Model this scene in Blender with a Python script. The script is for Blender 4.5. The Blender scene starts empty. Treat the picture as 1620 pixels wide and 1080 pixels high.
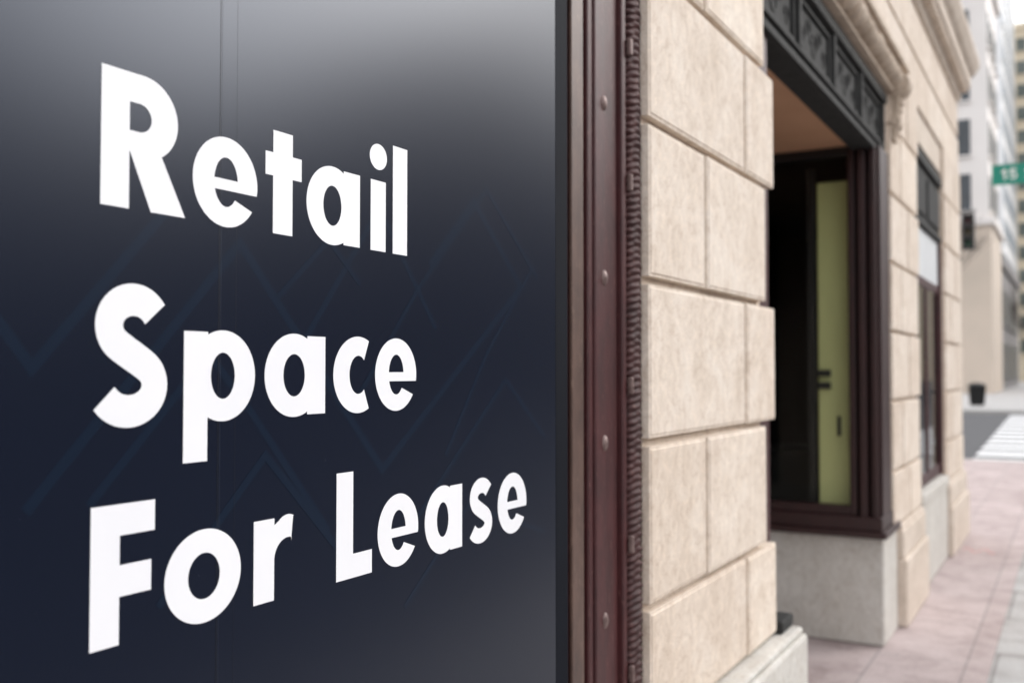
import bpy, bmesh, math, random
from mathutils import Vector, Matrix
random.seed(7)
S=bpy.context.scene
COL=S.collection
S.view_settings.view_transform='Standard'
try: S.view_settings.look='None'
except Exception: pass
S.view_settings.exposure=0

# ------------------------------------------------------------ camera
A=math.radians(29.5); P=math.radians(1.637); CAM=Vector((1.0,0.0,1.6)); FP=1575.0
fw=Vector((-math.sin(A)*math.cos(P),math.cos(A)*math.cos(P),math.sin(P)))
rt=Vector((math.cos(A),math.sin(A),0)); up=rt.cross(fw)
cd=bpy.data.cameras.new('camera'); cam=bpy.data.objects.new('camera',cd); COL.objects.link(cam)
cam.location=CAM; cam.rotation_euler=(math.pi/2+P,0,A)
cd.sensor_width=36; cd.lens=35; cd.clip_start=0.02; cd.clip_end=2000
cd.dof.use_dof=True; cd.dof.focus_distance=1.62; cd.dof.aperture_fstop=3.0
S.camera=cam
def wall(px,py,x0=0.0):
    r=fw+rt*((px-810)/FP)+up*((540-py)/FP)
    t=(x0-CAM.x)/r.x
    p=CAM+r*t
    return p.y,p.z

# ------------------------------------------------------------ materials
def newmat(name):
    m=bpy.data.materials.new(name); m.use_nodes=True
    nt=m.node_tree; b=nt.nodes['Principled BSDF']; return m,nt,b
def N(nt,t,**k):
    n=nt.nodes.new(t)
    for a,v in k.items(): setattr(n,a,v)
    return n
def noise(nt,vec,scale,detail=4,rough=.55,dist=0):
    n=N(nt,'ShaderNodeTexNoise'); n.inputs['Scale'].default_value=scale; n.inputs['Detail'].default_value=detail
    n.inputs['Roughness'].default_value=rough; n.inputs['Distortion'].default_value=dist
    nt.links.new(vec,n.inputs['Vector']); return n.outputs['Fac']
def pos(nt,scale=(1,1,1)):
    g=N(nt,'ShaderNodeNewGeometry'); mp=N(nt,'ShaderNodeMapping'); mp.inputs['Scale'].default_value=scale
    nt.links.new(g.outputs['Position'],mp.inputs['Vector']); return mp.outputs['Vector'],g
def ramp(nt,fac,stops):
    r=N(nt,'ShaderNodeValToRGB'); cr=r.color_ramp
    while len(cr.elements)<len(stops): cr.elements.new(.5)
    for e,(p,c) in zip(cr.elements,stops): e.position=p; e.color=(*c,1)
    nt.links.new(fac,r.inputs['Fac']); return r.outputs['Color']
def mix(nt,fac,a,b,mode='MIX'):
    m=N(nt,'ShaderNodeMix',data_type='RGBA',blend_type=mode)
    for s,v in ((m.inputs[0],fac),(m.inputs[6],a),(m.inputs[7],b)):
        if isinstance(v,(int,float)): s.default_value=v
        elif isinstance(v,tuple): s.default_value=(*v,1)
        else: nt.links.new(v,s)
    return m.outputs[2]
def bump(nt,b,h,strength=.3,dist=.01):
    n=N(nt,'ShaderNodeBump'); n.inputs['Strength'].default_value=strength; n.inputs['Distance'].default_value=dist
    nt.links.new(h,n.inputs['Height']); nt.links.new(n.outputs['Normal'],b.inputs['Normal'])
def simple(name,c1,c2=None,rough=.6,scale=6,metal=0,bmp=0,spec=None,stretch=(1,1,1)):
    m,nt,b=newmat(name); v,g=pos(nt,stretch)
    c2=c2 or tuple(x*.75 for x in c1)
    f=noise(nt,v,scale,6,.6)
    nt.links.new(ramp(nt,f,[(.32,c2),(.68,c1)]),b.inputs['Base Color'])
    b.inputs['Roughness'].default_value=rough; b.inputs['Metallic'].default_value=metal
    if bmp: bump(nt,b,noise(nt,v,scale*8,4),bmp,.004)
    if spec: b.inputs['IOR'].default_value=spec
    return m

def stone_mat(name,ca,cb,cc,island=True,bs=.35):
    m,nt,b=newmat(name); v,g=pos(nt)
    vs,_=pos(nt,(1,1.0,.5))
    n1=noise(nt,v,3.8,10,.68,.9); n2=noise(nt,vs,26,6,.7,.6); n3=noise(nt,v,150,3,.6)
    c=ramp(nt,n1,[(.30,cb),(.5,ca),(.70,cc)])
    c=mix(nt,.25,c,ramp(nt,n2,[(.34,(.72,.65,.58)),(.52,(1,1,1)),(.75,(1.0,.98,.95))]),'MULTIPLY')
    c=mix(nt,.15,c,ramp(nt,n3,[(.3,(.6,.55,.5)),(.5,(1,1,1))]),'MULTIPLY')
    vt=N(nt,'ShaderNodeTexWave'); vt.inputs['Scale'].default_value=5; vt.inputs['Distortion'].default_value=18; vt.inputs['Detail'].default_value=6; vt.inputs['Detail Scale'].default_value=2.2
    nt.links.new(v,vt.inputs['Vector'])
    c=mix(nt,.36,c,ramp(nt,vt.outputs['Fac'],[(.0,(.62,.50,.41)),(.06,(1,1,1))]),'MULTIPLY')
    c=mix(nt,.6,c,ramp(nt,vt.outputs['Fac'],[(.93,(1,1,1)),(1.0,(1.2,1.19,1.17))]),'MULTIPLY')
    vz,_=pos(nt,(1,7,.5)); n4=noise(nt,vz,1.6,5,.6)
    c=mix(nt,.30,c,ramp(nt,n4,[(.3,(.80,.74,.68)),(.55,(1,1,1))]),'MULTIPLY')
    if island:
        r=ramp(nt,g.outputs['Random Per Island'],[(0,(.87,.84,.81)),(.35,(.95,.93,.91)),(.7,(.98,.98,.98)),(1,(1.03,1.02,1.0))])
        c=mix(nt,1.0,c,r,'MULTIPLY')
    nt.links.new(c,b.inputs['Base Color']); b.inputs['Roughness'].default_value=.85
    a=N(nt,'ShaderNodeMath',operation='ADD'); nt.links.new(n2,a.inputs[0]); nt.links.new(n3,a.inputs[1])
    bump(nt,b,a.outputs[0],bs,.006)
    return m
M_stone=stone_mat('cream_limestone',(.74,.645,.555),(.645,.55,.46),(.81,.735,.655),bs=.35)
M_stone2=stone_mat('limestone_wall',(.65,.56,.475),(.56,.48,.40),(.71,.63,.55),False)
M_plinth=stone_mat('grey_plinth_stone',(.58,.56,.52),(.50,.475,.435),(.64,.62,.58),False,.25)

def panel_mat(name,base,ior=1.48,rough=.27):
    m,nt,b=newmat(name); v,g=pos(nt)
    f=noise(nt,v,200,1,.5); n=noise(nt,v,2.2,4,.6)
    sp=ramp(nt,f,[(.80,(0,0,0)),(.84,(.03,.03,.035))])
    c=mix(nt,1.0,mix(nt,n,base,tuple(x*.85 for x in base)),sp,'ADD')
    nt.links.new(c,b.inputs['Base Color'])
    b.inputs['Roughness'].default_value=rough
    b.inputs['IOR'].default_value=ior
    b.inputs['Specular Tint'].default_value=(.80,.87,1,1)
    return m
M_panel=panel_mat('navy_sign_vinyl',(.0028,.0056,.0165))
M_chev=panel_mat('blue_chevron_vinyl',(.0034,.0098,.0245))
M_edge=simple('matt_navy_edge',(.003,.005,.010),(.002,.003,.007),.7)
M_edge.node_tree.nodes['Principled BSDF'].inputs['Specular IOR Level'].default_value=.12
M_seam=simple('dark_seam',(.002,.003,.006),(.001,.001,.002),.5)
M_seam2=simple('light_seam_edge',(.035,.043,.066),(.025,.033,.05),.5)
M_white=simple('white_vinyl',(.84,.84,.86),(.80,.80,.83),.6,scale=3)
def metal_paint(name,c1,c2,rough=.38,edge=(.22,.12,.11)):
    m,nt,b=newmat(name); v,g=pos(nt,(1,1,.4))
    n=noise(nt,v,18,8,.7); n2=noise(nt,v,90,3,.6)
    c=ramp(nt,n,[(.3,c2),(.6,c1)])
    c=mix(nt,ramp(nt,n2,[(.60,(0,0,0)),(.72,(.6,.6,.6))]),c,edge)
    nt.links.new(c,b.inputs['Base Color']); b.inputs['Roughness'].default_value=rough
    bump(nt,b,n2,.3,.002); return m
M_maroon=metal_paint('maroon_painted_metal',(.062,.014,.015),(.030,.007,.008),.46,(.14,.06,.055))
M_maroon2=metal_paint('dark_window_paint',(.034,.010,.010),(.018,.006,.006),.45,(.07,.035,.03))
M_rope=metal_paint('worn_carved_moulding',(.058,.014,.013),(.022,.006,.006),.65,(.20,.09,.075))
M_bronze=metal_paint('brown_metal_trim',(.12,.070,.054),(.055,.033,.027),.42,(.2,.13,.10))
M_iron=metal_paint('dark_cast_iron',(.036,.036,.035),(.018,.018,.018),.8,(.07,.066,.06))
M_iron.node_tree.nodes['Principled BSDF'].inputs['Specular IOR Level'].default_value=.3
M_bolt=simple('weathered_bolt',(.24,.17,.155),(.11,.065,.06),.45,metal=.3,scale=40)
M_soffit=simple('tan_painted_soffit',(.64,.36,.22),(.58,.32,.19),.7,scale=2,bmp=.1)
M_yellow=simple('olive_yellow_reflection',(.74,.74,.34),(.62,.62,.28),.5,scale=1.1,stretch=(3,1,.7))  # yellow-green reflection in the shop glass, held in a base colour
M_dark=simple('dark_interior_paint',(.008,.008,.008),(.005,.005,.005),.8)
M_black=simple('black_metal',(.012,.012,.013),(.008,.008,.008),.4)
M_poster=simple('pale_panel',(.66,.67,.68),(.58,.59,.60),.6)
M_rust=simple('rusty_red_poster',(.36,.15,.10),(.14,.09,.08),.6,scale=9)
M_sky=simple('mottled_brown_poster',(.16,.13,.13),(.30,.18,.14),.6,scale=9)
M_red=simple('red_spray_paint',(.55,.20,.18),(.50,.32,.30),.8,scale=30)
def glass_mat():
    m,nt,b=newmat('window_glass'); out=nt.nodes['Material Output']
    t=N(nt,'ShaderNodeBsdfTransparent'); t.inputs[0].default_value=(.95,.96,.95,1)
    g=N(nt,'ShaderNodeBsdfGlossy'); g.inputs['Roughness'].default_value=.02
    f=N(nt,'ShaderNodeFresnel'); f.inputs[0].default_value=1.22
    x=N(nt,'ShaderNodeMixShader'); nt.links.new(f.outputs[0],x.inputs[0]); nt.links.new(t.outputs[0],x.inputs[1]); nt.links.new(g.outputs[0],x.inputs[2])
    nt.links.new(x.outputs[0],out.inputs[0]); return m
M_glass=glass_mat()
M_dwin=simple('dark_window_glass',(.06,.07,.08),(.03,.035,.04),.3,scale=.6)
M_mwin=simple('grey_window_glass',(.14,.16,.15),(.07,.09,.08),.3,scale=.6)
M_bwin=simple('pale_glass',(.34,.38,.42),(.24,.28,.32),.35,scale=.4)

def brick_mat(name,c1,c2,mortar,bw,bh,ms=.006,rot=0,offset=.5):
    m,nt,b=newmat(name); g=N(nt,'ShaderNodeNewGeometry'); mp=N(nt,'ShaderNodeMapping'); mp.inputs['Rotation'].default_value=(0,0,rot)
    nt.links.new(g.outputs['Position'],mp.inputs[0])
    t=N(nt,'ShaderNodeTexBrick'); t.inputs['Scale'].default_value=1; t.inputs['Brick Width'].default_value=bw; t.inputs['Row Height'].default_value=bh
    t.inputs['Mortar Size'].default_value=ms; t.inputs['Color1'].default_value=(*c1,1); t.inputs['Color2'].default_value=(*c2,1); t.inputs['Mortar'].default_value=(*mortar,1); t.offset=offset
    nt.links.new(mp.outputs[0],t.inputs[0])
    n=noise(nt,g.outputs['Position'],3.2,10,.74,.3); n2=noise(nt,g.outputs['Position'],60,3,.6)
    c=mix(nt,.85,t.outputs['Color'],ramp(nt,n,[(.34,(.60,.55,.54)),(.5,(.90,.87,.87)),(.64,(1.03,1.03,1.03))]),'MULTIPLY')
    c=mix(nt,.5,c,ramp(nt,n2,[(.3,(.65,.62,.60)),(.55,(1,1,1))]),'MULTIPLY')
    n5=noise(nt,g.outputs['Position'],16,2,.5)
    c=mix(nt,ramp(nt,n5,[(.69,(0,0,0)),(.73,(.5,.5,.5))]),c,(.20,.18,.17))
    nt.links.new(c,b.inputs['Base Color']); b.inputs['Roughness'].default_value=.8
    i=N(nt,'ShaderNodeMath',operation='SUBTRACT'); i.inputs[0].default_value=1; nt.links.new(t.outputs['Fac'],i.inputs[1]); bump(nt,b,i.outputs[0],.2,.002)
    return m
M_pave=brick_mat('dusky_pink_paving',(.53,.45,.44),(.46,.385,.375),(.35,.31,.30),.92,.46,.006,math.pi/2)
M_conc=brick_mat('concrete_slabs',(.50,.50,.49),(.46,.46,.45),(.32,.31,.30),1.2,.9,.010)
M_asph=simple('asphalt',(.085,.085,.09),(.055,.055,.06),.85,scale=5,bmp=.3)
M_mark=simple('white_road_paint',(.90,.90,.90),(.84,.84,.84),.6,scale=4)
M_kerb=simple('kerb_stone',(.42,.41,.39),(.35,.34,.32),.8)
M_pole=simple('galvanised_pole',(.22,.22,.21),(.16,.16,.155),.5)
M_bA=simple('beige_masonry',(.64,.54,.45),(.57,.49,.41),.85,scale=.3)
M_bB=simple('pale_masonry',(.76,.72,.69),(.71,.67,.64),.85,scale=.3)  # pale wall tone, lifted further so distance haze sits in the colour
M_bC=simple('dark_grey_cladding',(.12,.11,.12),(.075,.07,.075),.5,scale=.3)
M_bC2=simple('slate_cladding',(.030,.030,.040),(.018,.018,.026),.7,scale=.3)
M_bD=simple('white_cladding',(.80,.80,.80),(.76,.76,.76),.5,scale=.2)
M_bE=simple('sand_masonry',(.68,.59,.45),(.62,.54,.41),.85,scale=.2)
M_bF=simple('brown_brick',(.055,.040,.036),(.035,.027,.026),.85,scale=.4)
M_bark=simple('bark',(.16,.13,.11),(.10,.08,.07),.9,scale=8)
M_green=simple('green_sign_sheeting',(.0,.25,.18),(.0,.21,.15),.4,scale=2)
M_stucco=stone_mat('carved_stone',(.56,.46,.37),(.40,.32,.25),(.64,.54,.44),False,.5)

# ------------------------------------------------------------ mesh helpers
def finish(name,bm,mat,parent=None,bevel=0,smooth=False,seg=2):
    me=bpy.data.meshes.new(name); bmesh.ops.recalc_face_normals(bm,faces=bm.faces); bm.to_mesh(me); bm.free()
    me.materials.append(mat)
    if smooth:
        for p in me.polygons: p.use_smooth=True
    o=bpy.data.objects.new(name,me); COL.objects.link(o)
    if parent is not None: o.parent=parent
    if bevel:
        b=o.modifiers.new('bevel','BEVEL'); b.width=bevel; b.segments=seg; b.limit_method='ANGLE'
    return o
def bx(bm,x0,x1,y0,y1,z0,z1):
    v=[bm.verts.new((x,y,z)) for x in (x0,x1) for y in (y0,y1) for z in (z0,z1)]
    for f in ((0,1,3,2),(4,6,7,5),(0,4,5,1),(2,3,7,6),(0,2,6,4),(1,5,7,3)): bm.faces.new([v[i] for i in f])
def stepped(bm,x0,x1,y0,y1,z0,z1,m=.008,dp=.0035):
    def ring(x,i): return [bm.verts.new(p) for p in((x,y0+i,z0+i),(x,y1-i,z0+i),(x,y1-i,z1-i),(x,y0+i,z1-i))]
    R=[ring(x0,0),ring(x1-dp,0),ring(x1-dp,m),ring(x1,m+.0015)]
    bm.faces.new(R[0][::-1]); bm.faces.new(R[3])
    for a,b in zip(R,R[1:]):
        for i in range(4): bm.faces.new((a[i],a[(i+1)%4],b[(i+1)%4],b[i]))
def boxes(name,lst,mat,parent=None,bevel=0,seg=2):
    bm=bmesh.new()
    for b in lst: bx(bm,*b)
    return finish(name,bm,mat,parent,bevel,seg=seg)
def cyl(bm,p0,p1,r0,r1,n=12,cap=True):
    p0=Vector(p0);p1=Vector(p1);d=(p1-p0).normalized()
    a=d.orthogonal().normalized(); b=d.cross(a)
    R=[]
    for p,r in((p0,r0),(p1,r1)):
        R.append([bm.verts.new(p+(a*math.cos(2*math.pi*i/n)+b*math.sin(2*math.pi*i/n))*r) for i in range(n)])
    for i in range(n): bm.faces.new((R[0][i],R[0][(i+1)%n],R[1][(i+1)%n],R[1][i]))
    if cap: bm.faces.new(R[0][::-1]); bm.faces.new(R[1])
def top(name,label,cat,loc=(0,0,0),group=None):
    o=bpy.data.objects.new(name,None); COL.objects.link(o); o.location=loc; o.empty_display_size=.2
    if label: o['label']=label; o['category']=cat
    if group: o['group']=group
    return o
def at(px,py,Y):
    r=fw+rt*((px-810)/FP)+up*((540-py)/FP); t=Y/r.y; return CAM+r*t

# ------------------------------------------------------------ ground
def sheet(name,x0,x1,y0,y1,z,mat):
    bm=bmesh.new(); bm.faces.new([bm.verts.new(p) for p in((x0,y0,z),(x1,y0,z),(x1,y1,z),(x0,y1,z))])
    o=finish(name,bm,mat); o['kind']='structure'; return o
sheet('ground',-900,900,-900,1200,-.13,M_asph)
def slab(name,x0,x1,y0,y1,z0,z1,mat):
    o=boxes(name,[(x0,x1,y0,y1,z0,z1)],mat,None,0); o['kind']='structure'; return o
KX=2.3
slab('pavement',-16,.58,-10,19.5,-.125,0,M_pave)
slab('pavement_concrete',.582,KX,-10,19.5,-.125,-.001,M_conc)
slab('kerb',KX+.002,KX+.18,-10,19.7,-.128,.004,M_kerb)
slab('kerb_corner',-16,KX,19.502,19.7,-.128,.004,M_kerb)
slab('far_pavement',-60,KX,44,200,-.125,0,M_conc)
slab('far_kerb',-60,KX,43.8,43.998,-.128,.004,M_kerb)
slab('opposite_pavement',19,22,-30,200,-.125,0,M_conc)
bm=bmesh.new(); y=20.6
while y<43:
    bm.faces.new([bm.verts.new(p) for p in((-.75-.02*(y-20),y,-.126),(2.8,y,-.126),(2.8,y+.95,-.126),(-.75-.02*(y-20),y+.95,-.126))]); y+=1.75
o=finish('crosswalk_marking',bm,M_mark); o['kind']='structure'
bm=bmesh.new(); bm.faces.new([bm.verts.new(p) for p in((-30,31.9,-.126),(-2.6,31.9,-.126),(-2.6,32.1,-.126),(-30,32.1,-.126))])
o=finish('road_line_marking',bm,M_mark); o['kind']='structure'
bm=bmesh.new(); pr=None
for i in range(14):
    x=.10+i*.020; yy=9.75+.10*math.sin(i*.9); w_=.018+.008*math.sin(i*2.1)
    a_=bm.verts.new((x,yy-w_,.003)); b_=bm.verts.new((x,yy+w_*2,.003))
    if pr: bm.faces.new((pr[0],a_,b_,pr[1]))
    pr=(a_,b_)
o=finish('utility_paint_marking',bm,M_red); o['kind']='structure'

# ------------------------------------------------------------ corner building
B=top('corner_building','cream limestone corner building with rusticated piers and dark metal shopfronts','building')
ZL=[.63,.977,1.409,1.8375,2.264,2.69,3.12,3.55]
boxes('wall',[(-1.3,0,2.465,3.52,0,3.3),(-1.3,-.07,-8,2.464,0,3.3),
  (-.16,0,6.42,7.66,0,3.3),(-.16,0,9.33,10.7,0,3.3),
  (-1.3,0,-8,10.7,3.302,16),(-16,-3.2,-8,10.7,0,16),(-3.198,-.162,10.55,10.698,0,3.3),
  (-3.198,-1.302,-8,10.7,3.302,16),(-1.6,-1.302,2.5,6.3,0,3.3)],M_stone2,B)
def pier(name,y0,courses,x=.028):
    bm=bmesh.new()
    for k,(vj,ye) in enumerate(courses):
        z0=ZL[k]+.011; z1=ZL[k+1]-.011
        g=.004 if y0<4 else .008
        stepped(bm,.0005,x+random.uniform(-.002,.0),y0+random.uniform(-.003,.003),vj-g,z0,z1)
        stepped(bm,-.10 if ye>3.6 and y0<4 else .0005,x+random.uniform(.002,.005),vj+g,ye+random.uniform(-.003,.003),z0+random.uniform(-.002,.002),z1)
    return finish(name,bm,M_stone,B,.0015,seg=2)
def Yw(px,x0=.028): return wall(px,585,x0)[0]
y0=Yw(1030)
L=(Yw(1181),Yw(1225)); Mm=(Yw(1119),Yw(1211))
p=pier('pier',y0,[L,Mm,L,Mm,L,Mm,L])
boxes('joint_filler',[(-.12,.0,3.521,3.60,.64,3.3)],M_stone2,p)
l2=(7.15,7.66); m2=(6.85,7.6)
pier('pier',6.46,[l2,m2,l2,m2,l2,m2,l2])
l3=(10.2,10.72); m3=(9.8,10.66)
pier('pier',9.36,[l3,m3,l3,m3,l3,m3,l3])
boxes('plinth',[(-1.28,.10,-8,3.88,0.002,.60),(-1.28,.085,-8,3.87,.6,.626)],M_plinth,B,.012)
boxes('plinth',[(-.95,.02,6.10,6.60,0.002,.626)],M_plinth,B,.012)
boxes('plinth',[(-.15,.075,6.62,7.68,0.002,.42),(-.15,.055,6.63,7.675,.42,.60),(-.15,.045,6.64,7.67,.60,.629)],M_stone2,B,.012)
boxes('plinth',[(-.15,.03,7.69,9.30,0.002,.62),(-.15,.045,7.69,9.30,.62,.70)],M_plinth,B,.012)
boxes('plinth',[(-.15,.075,9.31,10.80,0.002,.42),(-.15,.055,9.32,10.78,.42,.60),(-.15,.045,9.33,10.77,.60,.629)],M_stone2,B,.012)
fr=boxes('window_frame',[(-.068,-.030,2.042,2.165,.63,3.3),(-.068,-.016,2.168,2.195,.63,3.3),(-.068,-.010,2.197,2.256,.63,3.3),
    (-.068,-.020,2.257,2.352,.63,3.3),(-.068,-.006,2.354,2.380,.63,3.3)],M_maroon,B,.004)
boxes('trim_strip',[(-.029,-.019,2.085,2.150,.63,3.3)],M_bronze,fr,.004,3)
bm=bmesh.new()
n=40; st=.0024; rows=int(2.64/st); prev=None
for k in range(rows):
    zz=.645+k*st; ring=[]
    for i in range(n):
        th=2*math.pi*i/n
        ph=(zz/.0185+.55*abs(math.sin(th)))%1.0
        leaf=math.sin(math.pi*ph)**.8
        mid=.5+.5*math.cos(6*th)
        wear=.5+.5*math.sin(zz*41+math.sin(zz*17)*2)
        chip=.0016*math.sin(zz*230+th*3)*math.sin(zz*87)
        r=.0215+(.0040+.0024*wear)*leaf+.0022*mid*leaf+chip
        ring.append(bm.verts.new((-.016+r*math.cos(th),2.424+r*1.6*math.sin(th),zz)))
    if prev:
        for i in range(n): bm.faces.new((prev[i],prev[(i+1)%n],ring[(i+1)%n],ring[i]))
    prev=ring
finish('carved_moulding',bm,M_rope,fr,smooth=True)
for py in (165,440,700,980,):
    yy,zz=wall(963,py,-.004)
    for dz in ((0,) if py!=165 else (0,.42)):
        bm=bmesh.new(); bmesh.ops.create_uvsphere(bm,u_segments=16,v_segments=10,radius=.016)
        bmesh.ops.scale(bm,vec=(.7,.9,1.3),verts=bm.verts); bmesh.ops.translate(bm,vec=(-.013,2.248,zz+dz),verts=bm.verts)
        finish('bolt',bm,M_bolt,fr,smooth=True)
for py in (78,290,610,860,1065):
    yy,zz=wall(999,py,0)
    boxes('clip',[(-.006,.008,2.381,2.396,zz-.022,zz+.022)],M_bolt,fr,.004)

boxes('soffit',[(-1.3,-.141,3.52,6.42,2.93,3.3)],M_soffit,B)
Lb=bmesh.new()
for b in ((-.14,-.03,3.53,6.44,2.90,3.30),(-.03,-.005,3.53,6.44,2.90,2.935),(-.03,.012,3.53,6.44,3.235,3.29),(-.03,.0,3.53,6.44,2.955,2.975)): bx(Lb,*b)
yy=3.6
while yy<6.3:
    w=.62
    for b in ((yy,yy+.02,2.99,3.21),(yy+w-.02,yy+w,2.99,3.21),(yy,yy+w,2.98,3.0),(yy,yy+w,3.20,3.22)): bx(Lb,-.031,-.012,*b)
    bx(Lb,-.031,.004,yy+w+.02,yy+w+.065,2.975,3.235)
    yy+=w+.085
lint=finish('lintel',Lb,M_iron,B,.004)
bm=bmesh.new(); yy=3.6
bx(bm,-.0305,-.0265,3.6,6.4,3.01,3.19)
while yy<6.3:
    for k in range(5):
        cy=yy+.09+k*.11; cz=3.10+(.03 if k%2 else -.03)
        R=.045 if k!=2 else .07
        for a in range(20):
            a0=2*math.pi*a/20*1.7; a1=2*math.pi*(a+1)/20*1.7
            q0=R*(1-a/26); q1=R*(1-(a+1)/26); s=1 if k%2 else -1
            t0=.0085*(1-a/30)
            cyl(bm,(-.028,cy+s*q0*math.cos(a0),cz+q0*math.sin(a0)),(-.028,cy+s*q1*math.cos(a1),cz+q1*math.sin(a1)),t0,t0,6,False)
    yy+=.705
finish('scroll_ornament',bm,M_iron,lint,smooth=False)
Eb=bmesh.new(); bx(Eb,.0005,.05,3.3,6.62,3.31,3.335); bx(Eb,.0005,.12,3.3,6.66,3.46,3.50); bx(Eb,.0005,.03,3.3,6.62,3.335,3.46)
band=finish('carved_band',Eb,M_stucco,B,.008)
bm=bmesh.new(); yy=3.36
while yy<6.6:
    s_=random.uniform(.9,1.12)
    m4=Matrix.Translation((.055,yy,3.395))@Matrix.Diagonal((.060*s_,.050,.062*s_,1))
    bmesh.ops.create_uvsphere(bm,u_segments=14,v_segments=10,radius=1,matrix=m4)
    m4=Matrix.Translation((.035,yy+.065,3.40))@Matrix.Diagonal((.04,.014,.06,1))
    bmesh.ops.create_uvsphere(bm,u_segments=8,v_segments=6,radius=1,matrix=m4); yy+=.13
bx(bm,.025,.04,3.31,6.6,3.37,3.395)
finish('egg_ornament',bm,M_stucco,band,smooth=True)
def console(yc,s=1.0):
    bm=bmesh.new()
    for (cx,cz,r) in((.060,3.36,.080),(.035,3.13,.050)):
        cyl(bm,(cx,yc-.07*s,cz),(cx,yc+.07*s,cz),r,r*.96,24)
        cyl(bm,(cx,yc-.085*s,cz),(cx,yc+.085*s,cz),r*.45,r*.45,14)
    for k in range(4): cyl(bm,(.045,yc-.05*s+k*.033*s,3.05),(.075,yc-.05*s+k*.033*s,3.36),.014,.022,8)
    for k in range(5):
        m4=Matrix.Translation((.085-.008*k,yc,3.30-.045*k))@Matrix.Diagonal((.022,.055*s-.006*k,.03,1))
        bmesh.ops.create_uvsphere(bm,u_segments=10,v_segments=8,radius=1,matrix=m4)
    bx(bm,.0008,.05,yc-.065*s,yc+.065*s,3.02,3.42)
    finish('console',bm,M_stucco,band,.004)
console(6.54)
bm=bmesh.new()
k=0
for (z0,z1) in((3.54,3.88),(3.90,4.24)):
    yy=-8+(.45 if k else 0); k+=1
    while yy<10.6:
        bx(bm,.0005,.02,max(yy,-8),min(yy+.9,10.715),z0,z1-.012); yy+=.912
finish('frieze',bm,M_stone,B,.005)
bm=bmesh.new()
prof=[(.03,4.26),(.05,4.30),(.05,4.34),(.08,4.38),(.13,4.40),(.13,4.50),(.17,4.54),(.21,4.62),(.21,4.68),(.0005,4.72)]
pts=[(.0005,4.26)]+prof
r0=[bm.verts.new((x,-8,z)) for x,z in pts]; r1=[bm.verts.new((x,10.7+x,z)) for x,z in pts]
for i in range(len(pts)-1): bm.faces.new((r0[i],r0[i+1],r1[i+1],r1[i]))
r2=[bm.verts.new((-16,10.7+x,z)) for x,z in pts]
for i in range(len(pts)-1): bm.faces.new((r1[i],r1[i+1],r2[i+1],r2[i]))
corn=finish('cornice',bm,M_stone2,B)
bm=bmesh.new(); yy=-2
bx(bm,.03,.06,-2,10.68,4.33,4.396)
while yy<10.65:
    bx(bm,.055,.115,yy,yy+.07,4.325,4.398); yy+=.14
finish('dentil_course',bm,M_stone2,corn)

W=bpy.data.objects.new('shopfront',None); COL.objects.link(W); W.parent=B
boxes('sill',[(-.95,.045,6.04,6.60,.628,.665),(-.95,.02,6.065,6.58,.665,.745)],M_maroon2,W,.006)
boxes('ledge',[(-.20,.05,3.70,3.86,.628,.675)],M_iron,W,.008)
boxes('jamb',[(-.2,-.03,3.602,3.84,.70,2.93)],M_maroon,W,.005)
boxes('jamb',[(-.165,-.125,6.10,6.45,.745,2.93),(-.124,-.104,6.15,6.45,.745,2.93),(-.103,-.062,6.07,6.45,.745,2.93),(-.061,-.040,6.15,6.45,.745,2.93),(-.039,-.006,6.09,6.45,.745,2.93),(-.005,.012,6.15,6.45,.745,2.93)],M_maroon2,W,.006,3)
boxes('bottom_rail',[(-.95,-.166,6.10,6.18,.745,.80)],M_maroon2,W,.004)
boxes('top_rail',[(-.95,-.166,6.10,6.18,2.875,2.928)],M_black,W,.004)
boxes('glass',[(-.94,-.17,6.138,6.144,.80,2.875)],M_glass,W)
boxes('reflection_strip',[(-.385,-.19,6.28,6.32,.75,2.76)],M_yellow,W,.015,4)  # solid coloured strip standing in for a reflection in the glass
boxes('door_handle',[(-.385,-.30,6.24,6.26,1.485,1.525)],M_black,W,.003)
boxes('door_handle',[(-.385,-.30,6.24,6.26,1.56,1.60)],M_black,W,.003)
boxes('door_latch',[(-.265,-.245,6.25,6.265,1.20,1.32)],M_black,W,.003)
boxes('interior_post',[(-.45,-.405,6.3,6.35,.75,2.85)],M_black,W,.003)
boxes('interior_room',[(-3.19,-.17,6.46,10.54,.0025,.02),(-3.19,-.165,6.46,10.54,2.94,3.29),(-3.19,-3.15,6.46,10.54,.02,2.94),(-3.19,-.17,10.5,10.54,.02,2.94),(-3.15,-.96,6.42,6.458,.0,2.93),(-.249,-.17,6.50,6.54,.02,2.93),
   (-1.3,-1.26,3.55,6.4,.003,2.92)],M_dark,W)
boxes('interior_counter',[(-1.0,-.55,6.9,7.5,.021,1.05)],M_dark,W,.01)

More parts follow.
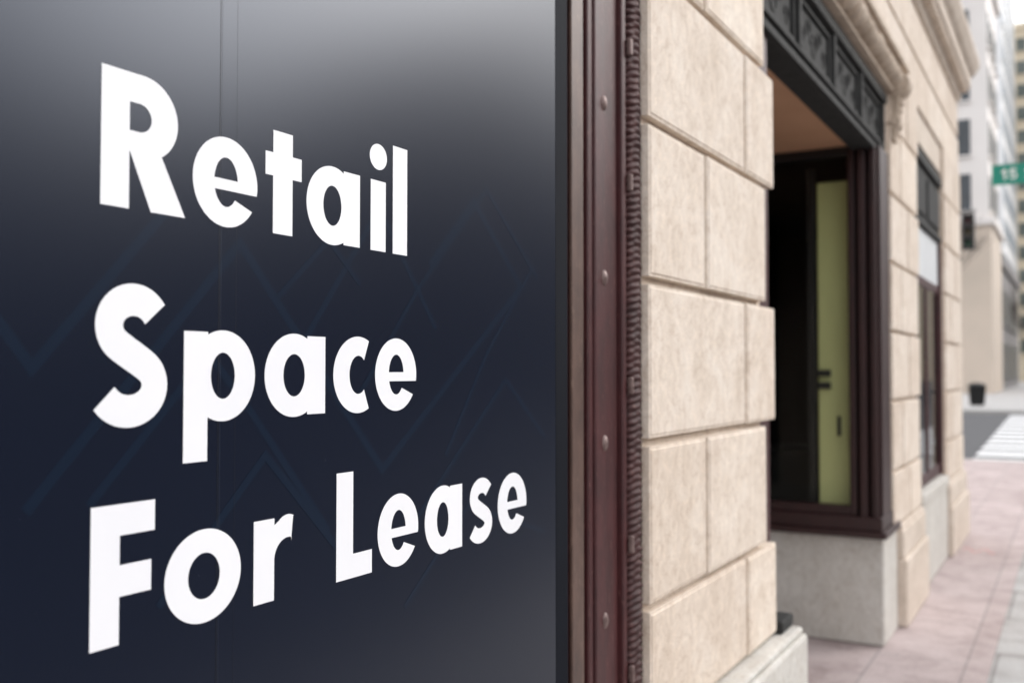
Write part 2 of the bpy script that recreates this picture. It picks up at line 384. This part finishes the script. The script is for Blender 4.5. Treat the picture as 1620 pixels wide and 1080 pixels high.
W2=bpy.data.objects.new('window',None); COL.objects.link(W2); W2.parent=B
boxes('header',[(-.10,-.02,7.662,9.328,2.74,3.18),(-.10,.01,7.662,9.328,3.18,3.26),(-.10,.005,7.662,9.328,2.70,2.74),(-.10,-.005,7.75,8.4,2.80,3.12),(-.10,-.005,8.55,9.25,2.80,3.12)],M_iron,W2,.006)
boxes('panel',[(-.09,-.025,7.74,9.27,2.32,2.698)],M_poster,W2,.004)
boxes('frame',[(-.12,-.0,7.662,7.74,.71,2.698),(-.12,-.0,9.27,9.328,.71,2.698),(-.11,-.02,7.741,9.269,.71,.80),(-.11,-.02,7.741,9.269,2.25,2.319),(-.11,-.02,8.45,8.53,.80,2.25)],M_maroon,W2,.005)
boxes('glass',[(-.036,-.031,7.741,9.269,.80,2.25)],M_glass,W2)
for (a_,b_,c_,d_,mm) in((7.80,8.02,1.55,2.15,M_sky),(8.03,8.22,1.2,2.1,M_rust),(8.24,8.40,.95,1.9,M_bA),(7.85,8.2,.85,1.18,M_rust),(8.56,8.75,1.3,2.2,M_bA),(8.78,8.98,1.1,2.0,M_rust),(9.0,9.2,.9,2.1,M_sky),(8.56,8.9,.85,1.05,M_rust)):
    boxes('poster',[(-.043,-.040,a_,b_,c_,d_)],mm,W2)

# ------------------------------------------------------------ lease sign
SG=top('lease_sign','glossy navy lease sign with white lettering covering shop window','sign')
boxes('panel',[(-.045,0,-.8,1.962,.35,3.25)],M_panel,SG)
boxes('edge_trim',[(-.05,-.004,1.9625,2.040,.35,3.25)],M_edge,SG,.012,seg=4)
T=Matrix(((0,0,1,0),(1,0,0,0),(0,1,0,0),(0,0,0,1)))
def shape(name,loops,mat,parent,x):
    cu=bpy.data.curves.new(name,'CURVE'); cu.dimensions='2D'; cu.fill_mode='BOTH'; cu.extrude=0
    for lp in loops:
        s=cu.splines.new('POLY'); s.points.add(len(lp)-1); s.use_cyclic_u=True
        for q,(a,b) in zip(s.points,lp): q.co=(a,b,0,1)
    ob=bpy.data.objects.new('tmp',cu); COL.objects.link(ob)
    dg=bpy.context.evaluated_depsgraph_get(); me=bpy.data.meshes.new_from_object(ob.evaluated_get(dg))
    bpy.data.objects.remove(ob); me.transform(Matrix.Translation((x,0,0))@T)
    me.name=name; me.materials.clear(); me.materials.append(mat)
    o=bpy.data.objects.new(name,me); COL.objects.link(o); o.parent=parent; return o
CAP=.1675; XH=.1165; SW=.041; OV=.0028
def arc(cx,cy,rx,ry,a0,a1,n=40):
    return [(cx+rx*math.cos(math.radians(a0+(a1-a0)*i/n)),cy+ry*math.sin(math.radians(a0+(a1-a0)*i/n))) for i in range(n+1)]
def rect(x0,x1,z0,z1): return [(x0,z0),(x1,z0),(x1,z1),(x0,z1)]
def g_R(w):
    h=CAP; k=w/.775
    o=[(0,0),(0,h),(.37*k,h)]+arc(.37*k,.69*h,.325*k,.31*h,90,-58)+[(w,0),(w-.055,0),(SW,.43*h),(SW,0)]
    i=[(SW,.785*h),(.33*k,.785*h)]+arc(.33*k,.68*h,.115*k,.105*h,90,-90,20)+[(SW,.575*h)]
    return [o,i]
def g_e(w):
    rx=w/2; ry=XH/2+OV; cx=w/2; cy=XH/2; ri=rx-.0375; rj=ry-.0275
    zb=.405*XH; zt=.535*XH
    a_s=math.degrees(math.asin((zb-cy)/ry)); o=arc(cx,cy,rx,ry,a_s,326,60)
    a_l=180-math.degrees(math.asin((zb-cy)/rj))
    o+=arc(cx,cy,ri,rj,318,a_l,30)
    a1=math.degrees(math.asin((zt-cy)/rj)); hh=arc(cx,cy,ri,rj,a1,180-a1,30)
    return [o,hh]
def g_a(w):
    rx=(w-.008)/2; ry=XH/2+OV; cx=rx; cy=XH/2; xs=w-SW
    ph=math.degrees(math.acos((xs-cx)/rx))
    o=[(w,0),(w,XH),(xs,XH)]+arc(cx,cy,rx,ry,ph,360-ph,60)+[(xs,0)]
    return [o,arc(cx,cy,rx-.0385,ry-.030,0,359,50)]
def g_p(w):
    g=[[ (w-x,z) for x,z in lp] for lp in g_a(w)]
    o=g[0]; o=[(x,(-.054 if (z==0 and x<=SW+1e-6) else z)) for x,z in o]
    return [o,g[1]]
def g_o(w):
    ry=XH/2+OV; return [arc(w/2,XH/2,w/2,ry,0,357,70),arc(w/2,XH/2,w/2-.0385,ry-.031,0,357,60)]
def g_c(w):
    rx=.061; ry=XH/2+OV; cx=rx; cy=XH/2
    a=math.degrees(math.acos((w-cx)/rx))
    return [arc(cx,cy,rx,ry,a,360-a,50)+arc(cx+.001,cy,rx-.0385,ry-.0305,310,50,30)]
def g_l(w): return [rect(0,w,0,.183)]
def g_i(w): return [rect(.001,w-.001,0,XH),arc(w/2,.156,.0235,.0215,0,350,30)]
def g_t(w):
    a=(w-SW)/2-.002; b=a+SW
    return [[(a,0),(b,0),(b,.083),(w,.083),(w,XH),(b,XH),(b,.149),(a,.149),(a,XH),(0,XH),(0,.083),(a,.083)]]
def g_r(w):
    return [[(0,0),(SW,0),(SW,.056)]+arc(SW+.029,.056,.029,.030,180,75,14)+[(w-.004,.079),(w,.116)]+arc(SW+.028,.058,.040,.061,70,118,10)+[(SW,XH-.010),(SW,XH),(0,XH)]]
def g_F(w): h=CAP; return [[(0,0),(SW,0),(SW,.34*h),(w-.005,.34*h),(w-.005,.565*h),(SW,.565*h),(SW,.775*h),(w,.775*h),(w,h),(0,h)]]
def g_L(w): h=CAP; return [[(0,0),(w,0),(w,.225*h),(SW,.225*h),(SW,h),(0,h)]]
def stroke(pts,hw):
    n=len(pts); Lf=[];Rg=[]
    for i in range(n):
        a=pts[max(i-1,0)]; b=pts[min(i+1,n-1)]; dx=b[0]-a[0]; dy=b[1]-a[1]; l=math.hypot(dx,dy); nx,ny=-dy/l,dx/l
        Lf.append((pts[i][0]+nx*hw[i],pts[i][1]+ny*hw[i])); Rg.append((pts[i][0]-nx*hw[i],pts[i][1]-ny*hw[i]))
    return Lf+Rg[::-1]
def g_S(w,h,hwf=.118,f=.67):
    c=arc(.355,.71,.215,.185,28,238,26)+arc(.315,.29,.235,.185,58,-152,26)
    for _ in range(3):
        c=[c[0]]+[((c[i-1][0]+2*c[i][0]+c[i+1][0])/4,(c[i-1][1]+2*c[i][1]+c[i+1][1])/4) for i in range(1,len(c)-1)]+[c[-1]]
    k=w/f
    c=[(x*k,z*(h+2*OV)-OV) for x,z in c]
    return [stroke(c,[hwf*h]*len(c))]
def put(loops,y): return [[(a+y,b) for a,b in lp] for lp in loops]
def word(lbl,base,letters):
    L_=[]
    for g,y,w in letters: L_+=put(g(w),y)
    L_=[[(a,b+base) for a,b in lp] for lp in L_]
    o=shape('lettering',L_,M_white,SG,.0006); o['label']='white word '+lbl; return o
bl=[1.6+.196,1.6-.066,1.6-.328]
word('Retail',bl[0],[(g_R,.779,.129),(g_e,.920,.118),(g_t,1.054,.076),(g_a,1.141,.128),(g_i,1.296,.043),(g_l,1.3576,.0415)])
word('Space',bl[1],[(lambda w:g_S(w,CAP),.7695,.113),(g_p,.908,.128),(g_a,1.055,.131),(g_c,1.205,.089),(g_e,1.3106,.117)])
word('For',bl[2],[(g_F,.7713,.093),(g_o,.880,.1316),(g_r,1.036,.080)])
word('Lease',bl[2],[(g_L,1.2143,.0897),(g_e,1.319,.116),(g_a,1.455,.1225),(lambda w:g_S(w,XH,.124,.66),1.600,.088),(g_e,1.709,.118)])
def chev(pl,wd):
    q=[wall(a,b) for a,b in pl]; n=len(q); Lf=[];Rg=[]
    for i in range(n):
        def dr(a,b):
            l=math.hypot(b[0]-a[0],b[1]-a[1]); return ((b[0]-a[0])/l,(b[1]-a[1])/l)
        d0=dr(q[max(i-1,0)],q[max(i-1,0)+1]); d1=dr(q[min(i,n-2)],q[min(i,n-2)+1])
        nx=-(d0[1]+d1[1]); ny=d0[0]+d1[0]; l=math.hypot(nx,ny); nx/=l;ny/=l
        c=max(.35,nx*-d1[1]+ny*d1[0]); k=wd/2/c
        Lf.append((q[i][0]+nx*k,q[i][1]+ny*k)); Rg.append((q[i][0]-nx*k,q[i][1]-ny*k))
    return Lf+Rg[::-1]
CH=[([(-80,400),(50,582),(262,335)],.014),([(40,810),(380,385),(605,742),(824,455),(750,318),(680,420)],.014),([(140,800),(330,560),(390,640),(520,840)],.012),
    ([(470,560),(600,330),(690,520)],.011),([(640,850),(800,600),(862,690)],.011),([(705,720),(770,560),(845,420)],.010),
    ([(560,640),(660,460),(770,300),(850,440)],.010),([(640,960),(740,800),(862,840)],.010),([(440,470),(520,380),(570,450)],.009),([(250,960),(420,720),(560,900)],.012)]
for i,(c,wd) in enumerate(CH):
    shape('chevron_pattern',[chev(c,wd)],M_chev,SG,.00005+i*.00003)
for px,hw,mt,xx in ((345,.00032,M_seam,.00044),(348,.00016,M_seam2,.00044),(372,.00014,M_seam,.00044)):
    yy=wall(px,585)[0]
    bm=bmesh.new()
    bm.faces.new([bm.verts.new(p) for p in((xx,yy-hw,.35),(xx,yy+hw,.35),(xx,yy+hw,3.25),(xx,yy-hw,3.25))])
    finish('panel_seam',bm,mt,SG)

# ------------------------------------------------------------ generic background buildings
def building(label,x0,x1,y0,y1,h,mwall,mwin,faceS=None,faceE=None,faceW=None,base=None,cat='building',name='office_building',parap=True):
    b=top(name,label,cat,((x0+x1)/2,(y0+y1)/2,0)); off=Vector(b.location)
    def add(nm,l,m,bev=0):
        o=boxes(nm,[(a-off.x,c-off.x,d-off.y,e-off.y,f,g) for a,c,d,e,f,g in l],m,b,bev); return o
    add('wall',[(x0,x1,y0,y1,0,h)],mwall)
    if parap: add('parapet',[(x0-.3,x1+.3,y0-.3,y1+.3,h,h+.9)],mwall)
    if base:
        add('base_course',[(x0-.15,x1+.15,y0-.15,y1+.15,.01,base)],M_bA)
        add('string_course',[(x0-.4,x1+.4,y0-.4,y1+.4,base+.005,base+.5)],mwall)
    protos={}
    def win(x,y,z,w,hh,axis):
        if axis not in protos:
            l=(-w/2,w/2,-.06,.05,0,hh) if axis=='S' else (-.05,.06,-w/2,w/2,0,hh)
            o=boxes('window',[l],mwin,b); protos[axis]=o
            if axis=='S': s=boxes('sill',[(-w/2-.1,w/2+.1,-.2,-.0,-.15,-.01)],mwall,o)
            else: s=boxes('sill',[(.0,.2,-w/2-.1,w/2+.1,-.15,-.01)],mwall,o)
            if axis=='W': s.scale.x=-1
        else:
            p_=protos[axis]; o=p_.copy(); COL.objects.link(o)
            for ch in list(p_.children):
                cc=ch.copy(); COL.objects.link(cc); cc.parent=o
        o.parent=b; o.location=(x-off.x,y-off.y,z)
    for ax,f in (('S',faceS),('E',faceE),('W',faceW)):
        if not f: continue
        sp,w,fh,hh,a0,a1,zs=f
        z=zs
        while z+hh<h-.4:
            u=a0+sp/2
            while u+w/2<a1:
                if ax=='S': win(u,y0,z,w,hh,ax)
                elif ax=='E': win(x1,u,z,w,hh,ax)
                else: win(x0,u,z,w,hh,ax)
                u+=sp
            z+=fh
    return b
building('pale masonry office block with beige stone base and dark windows',-26,-4,75,85,29,M_bB,M_dwin,
   faceS=(1.9,.9,3.8,2.5,-12.2,-3.9,12.6),faceE=(2.4,1.2,3.8,2.4,75,85,12.6),base=11.5)
building('low dark grey glazed building beside the pavement',-20,-4.1,85.6,115,9.8,M_bC,M_dwin,faceE=(3,2.2,4.4,3,86,115,.8))
building('tall white and pale glass tower',-22,-5.6,121,150,70,M_bD,M_bwin,faceS=(3,2.2,4,2.4,-14,-5.4,4),faceE=(3.4,2.2,4,2.4,121,150,4),name='glass_tower')
building('sand coloured apartment tower with rows of windows',-13,20,158,176,50,M_bE,M_mwin,faceS=(2.2,1.3,3.3,1.9,-10.6,4,4),name='apartment_tower')
building('brown brick low building across the street',22,34,-14,26,8.5,M_bF,M_dwin,faceW=(4.2,2.6,3.9,2.6,-12,26,1.2))
building('brown brick row building across the street',22,34,26.5,36,9.6,M_bF,M_dwin,faceW=(4.6,2.4,3.9,2.6,27,36,1.0))
building('unseen slate grey building across the street, added to darken the sign reflection',22,34,36.6,120,16,M_bC2,M_dwin,faceW=(6,3.4,4.2,2.8,39,119,1.0))  # out of view; added this tall to darken the sign's right edge by reflection

# ------------------------------------------------------------ street furniture
a=at(1569,278,18.9); x0=a.x; zc=a.z
ss=top('street_sign','green street name sign with white lettering on grey pole','sign',(x0+1.25,18.9,0))
boxes('sign_plate',[(-1.25,-.06,-.008,.008,zc-.175,zc+.175)],M_green,ss,.003)
bm=bmesh.new(); cyl(bm,(0,0,0),(0,0,zc+.35),.055,.045,16); cyl(bm,(0,0,0),(0,0,.12),.12,.09,16); cyl(bm,(0,0,zc+.35),(0,0,zc+.40),.06,.02,16)
finish('pole',bm,M_pole,ss,smooth=False)
def sign_text(loops,name,lbl):
    cu=bpy.data.curves.new(name,'CURVE'); cu.dimensions='2D'; cu.fill_mode='BOTH'
    for lp in loops:
        s=cu.splines.new('POLY'); s.points.add(len(lp)-1); s.use_cyclic_u=True
        for q,(a,b) in zip(s.points,lp): q.co=(a*.85,b*.82,0,1)
    ob=bpy.data.objects.new('t',cu); COL.objects.link(ob); dg=bpy.context.evaluated_depsgraph_get()
    me=bpy.data.meshes.new_from_object(ob.evaluated_get(dg)); bpy.data.objects.remove(ob)
    me.materials.clear(); me.materials.append(M_mark); o=bpy.data.objects.new(name,me); COL.objects.link(o); o.parent=ss
    o.location=(-1.10,-.0105,zc-.09); o.rotation_euler=(math.pi/2,0,0); o['label']=lbl
H_=.22
one=[(.045,0),(.08,0),(.08,H_),(.052,H_),(.0,.165),(.0,.13),(.045,.16)]
five=[(.0,.05),(.03,.06)]+arc(.065,.072,.036,.044,-150,120,22)+[(.03,.100),(.005,.105),(.02,H_),(.13,H_),(.13,H_-.035),(.05,H_-.035),(.043,.135)]+arc(.065,.072,.070,.074,90,-160,26)
sc=stroke([(x*.2,z*H_) for x,z in [(a_,b_) for a_,b_ in arc(.355,.71,.215,.185,28,238,20)+arc(.315,.29,.235,.185,58,-152,20)]],[.017]*42)
tt=[(.045,0),(.08,0),(.08,H_-.035),(.13,H_-.035),(.13,H_),(.0,H_),(.0,H_-.035),(.045,H_-.035)]
off=lambda lp,d:[(x+d,z) for x,z in lp]
sign_text([off(one,0),off(five,.14)],'lettering','white street number 15')
sign_text([off(sc,.42),off(tt,.60)],'lettering','white letters ST')
c=at(1546,640,48.5)
tb=top('trash_bin','black slatted metal litter bin on the pavement','trash bin',(c.x,48.5,0))
bm=bmesh.new()
for i in range(20):
    a=2*math.pi*i/20; ca,sa=math.cos(a),math.sin(a)
    cyl(bm,(.27*ca,.27*sa,.05),(.34*ca,.34*sa,.92),.028,.028,6)
cyl(bm,(0,0,.04),(0,0,.88),.25,.30,20); 
finish('body',bm,M_black,tb)
bm=bmesh.new(); cyl(bm,(0,0,.90),(0,0,.96),.37,.37,24); cyl(bm,(0,0,.96),(0,0,1.04),.33,.2,24); finish('lid',bm,M_black,tb)
c=at(1532,367,44.8)
ts=top('traffic_signal','dark traffic signal head hanging from a mast arm at the corner','traffic light',(c.x-4.5,44.8,0))
bm=bmesh.new(); cyl(bm,(0,0,0),(0,0,c.z+.9),.13,.09,14); cyl(bm,(0,0,c.z+.74),(4.8,0,c.z+.86),.07,.045,10); finish('pole',bm,M_pole,ts)
hd=boxes('signal_head',[(4.26,4.74,-.14,.14,c.z-.74,c.z+.74)],M_black,ts,.03)
for k,(cc) in enumerate(((.05,.008,.008),(.05,.035,.008),(.008,.05,.025))):  # lens colours darkened, the shadow over them is in the tint
    bm=bmesh.new(); zz=c.z+.46-k*.46; cyl(bm,(4.5,-.16,zz),(4.5,-.141,zz),.14,.14,16)
    finish('lens',bm,simple('signal_lens_%s'%('red','amber','green')[k],cc),hd)
    bm=bmesh.new()
    for j in range(10):
        a0=math.pi*j/10; a1=math.pi*(j+1)/10
        v=[bm.verts.new(p) for p in((4.5+.16*math.cos(a0),-.14,zz+.16*math.sin(a0)),(4.5+.16*math.cos(a1),-.14,zz+.16*math.sin(a1)),(4.5+.16*math.cos(a1),-.38,zz+.16*math.sin(a1)),(4.5+.16*math.cos(a0),-.38,zz+.16*math.sin(a0)))]
        bm.faces.new(v)
    finish('visor',bm,M_black,hd)
def tree(label,x,y,H,spread=.5):
    t=top('street_tree',label,'tree',(x,y,0),'trees along the pavement')
    bm=bmesh.new()
    def grow(p,d,l,r,lv):
        e=p+d*l; cyl(bm,p,e,r,r*.68,6,False)
        if lv==0: return
        for i in range(3):
            nd=(d+Vector((random.uniform(-1,1),random.uniform(-1,1),random.uniform(-.1,.6)))*spread).normalized()
            grow(e-d*l*random.uniform(0,.25),nd,l*random.uniform(.62,.82),r*.6,lv-1)
    grow(Vector((0,0,0)),Vector((0,0,1)),H*.3,.13,6)
    finish('trunk',bm,M_bark,t)
tree('leafless street tree with fine branches',-2.4,104,11)
tree('leafless street tree with fine branches',-6.6,70,15)

# ------------------------------------------------------------ light
w=bpy.data.worlds.new('World'); S.world=w; w.use_nodes=True; nt=w.node_tree
bg=nt.nodes['Background']; sky=nt.nodes.new('ShaderNodeTexSky'); sky.sky_type='NISHITA'; sky.sun_disc=False
EL=math.radians(29); AZ=math.radians(44)
sky.sun_elevation=EL; sky.sun_rotation=AZ; sky.dust_density=5; sky.air_density=1.0; sky.ozone_density=1
hs=nt.nodes.new('ShaderNodeHueSaturation'); hs.inputs['Saturation'].default_value=.3; hs.inputs['Value'].default_value=1.7
nt.links.new(sky.outputs[0],hs.inputs['Color'])
tc=nt.nodes.new('ShaderNodeTexCoord'); nz=nt.nodes.new('ShaderNodeTexNoise'); nz.inputs['Scale'].default_value=2.2; nz.inputs['Detail'].default_value=5
nt.links.new(tc.outputs['Generated'],nz.inputs['Vector'])
cr=nt.nodes.new('ShaderNodeValToRGB'); cr.color_ramp.elements[0].position=.3; cr.color_ramp.elements[0].color=(12.5,12.7,13.3,1); cr.color_ramp.elements[1].position=.7; cr.color_ramp.elements[1].color=(17,17.1,17.5,1)
nt.links.new(nz.outputs['Fac'],cr.inputs['Fac'])
mx=nt.nodes.new('ShaderNodeMix'); mx.data_type='RGBA'; mx.inputs[0].default_value=.65
nt.links.new(hs.outputs[0],mx.inputs[6]); nt.links.new(cr.outputs[0],mx.inputs[7]); nt.links.new(mx.outputs[2],bg.inputs[0]); bg.inputs[1].default_value=.15
sd=bpy.data.lights.new('sun','SUN'); sd.energy=1.0; sd.angle=math.radians(30); sd.color=(1,.98,.96)
so=bpy.data.objects.new('sun',sd); COL.objects.link(so)
d=Vector((math.sin(AZ)*math.cos(EL),math.cos(AZ)*math.cos(EL),math.sin(EL)))
so.rotation_euler=(-d).to_track_quat('-Z','Y').to_euler()
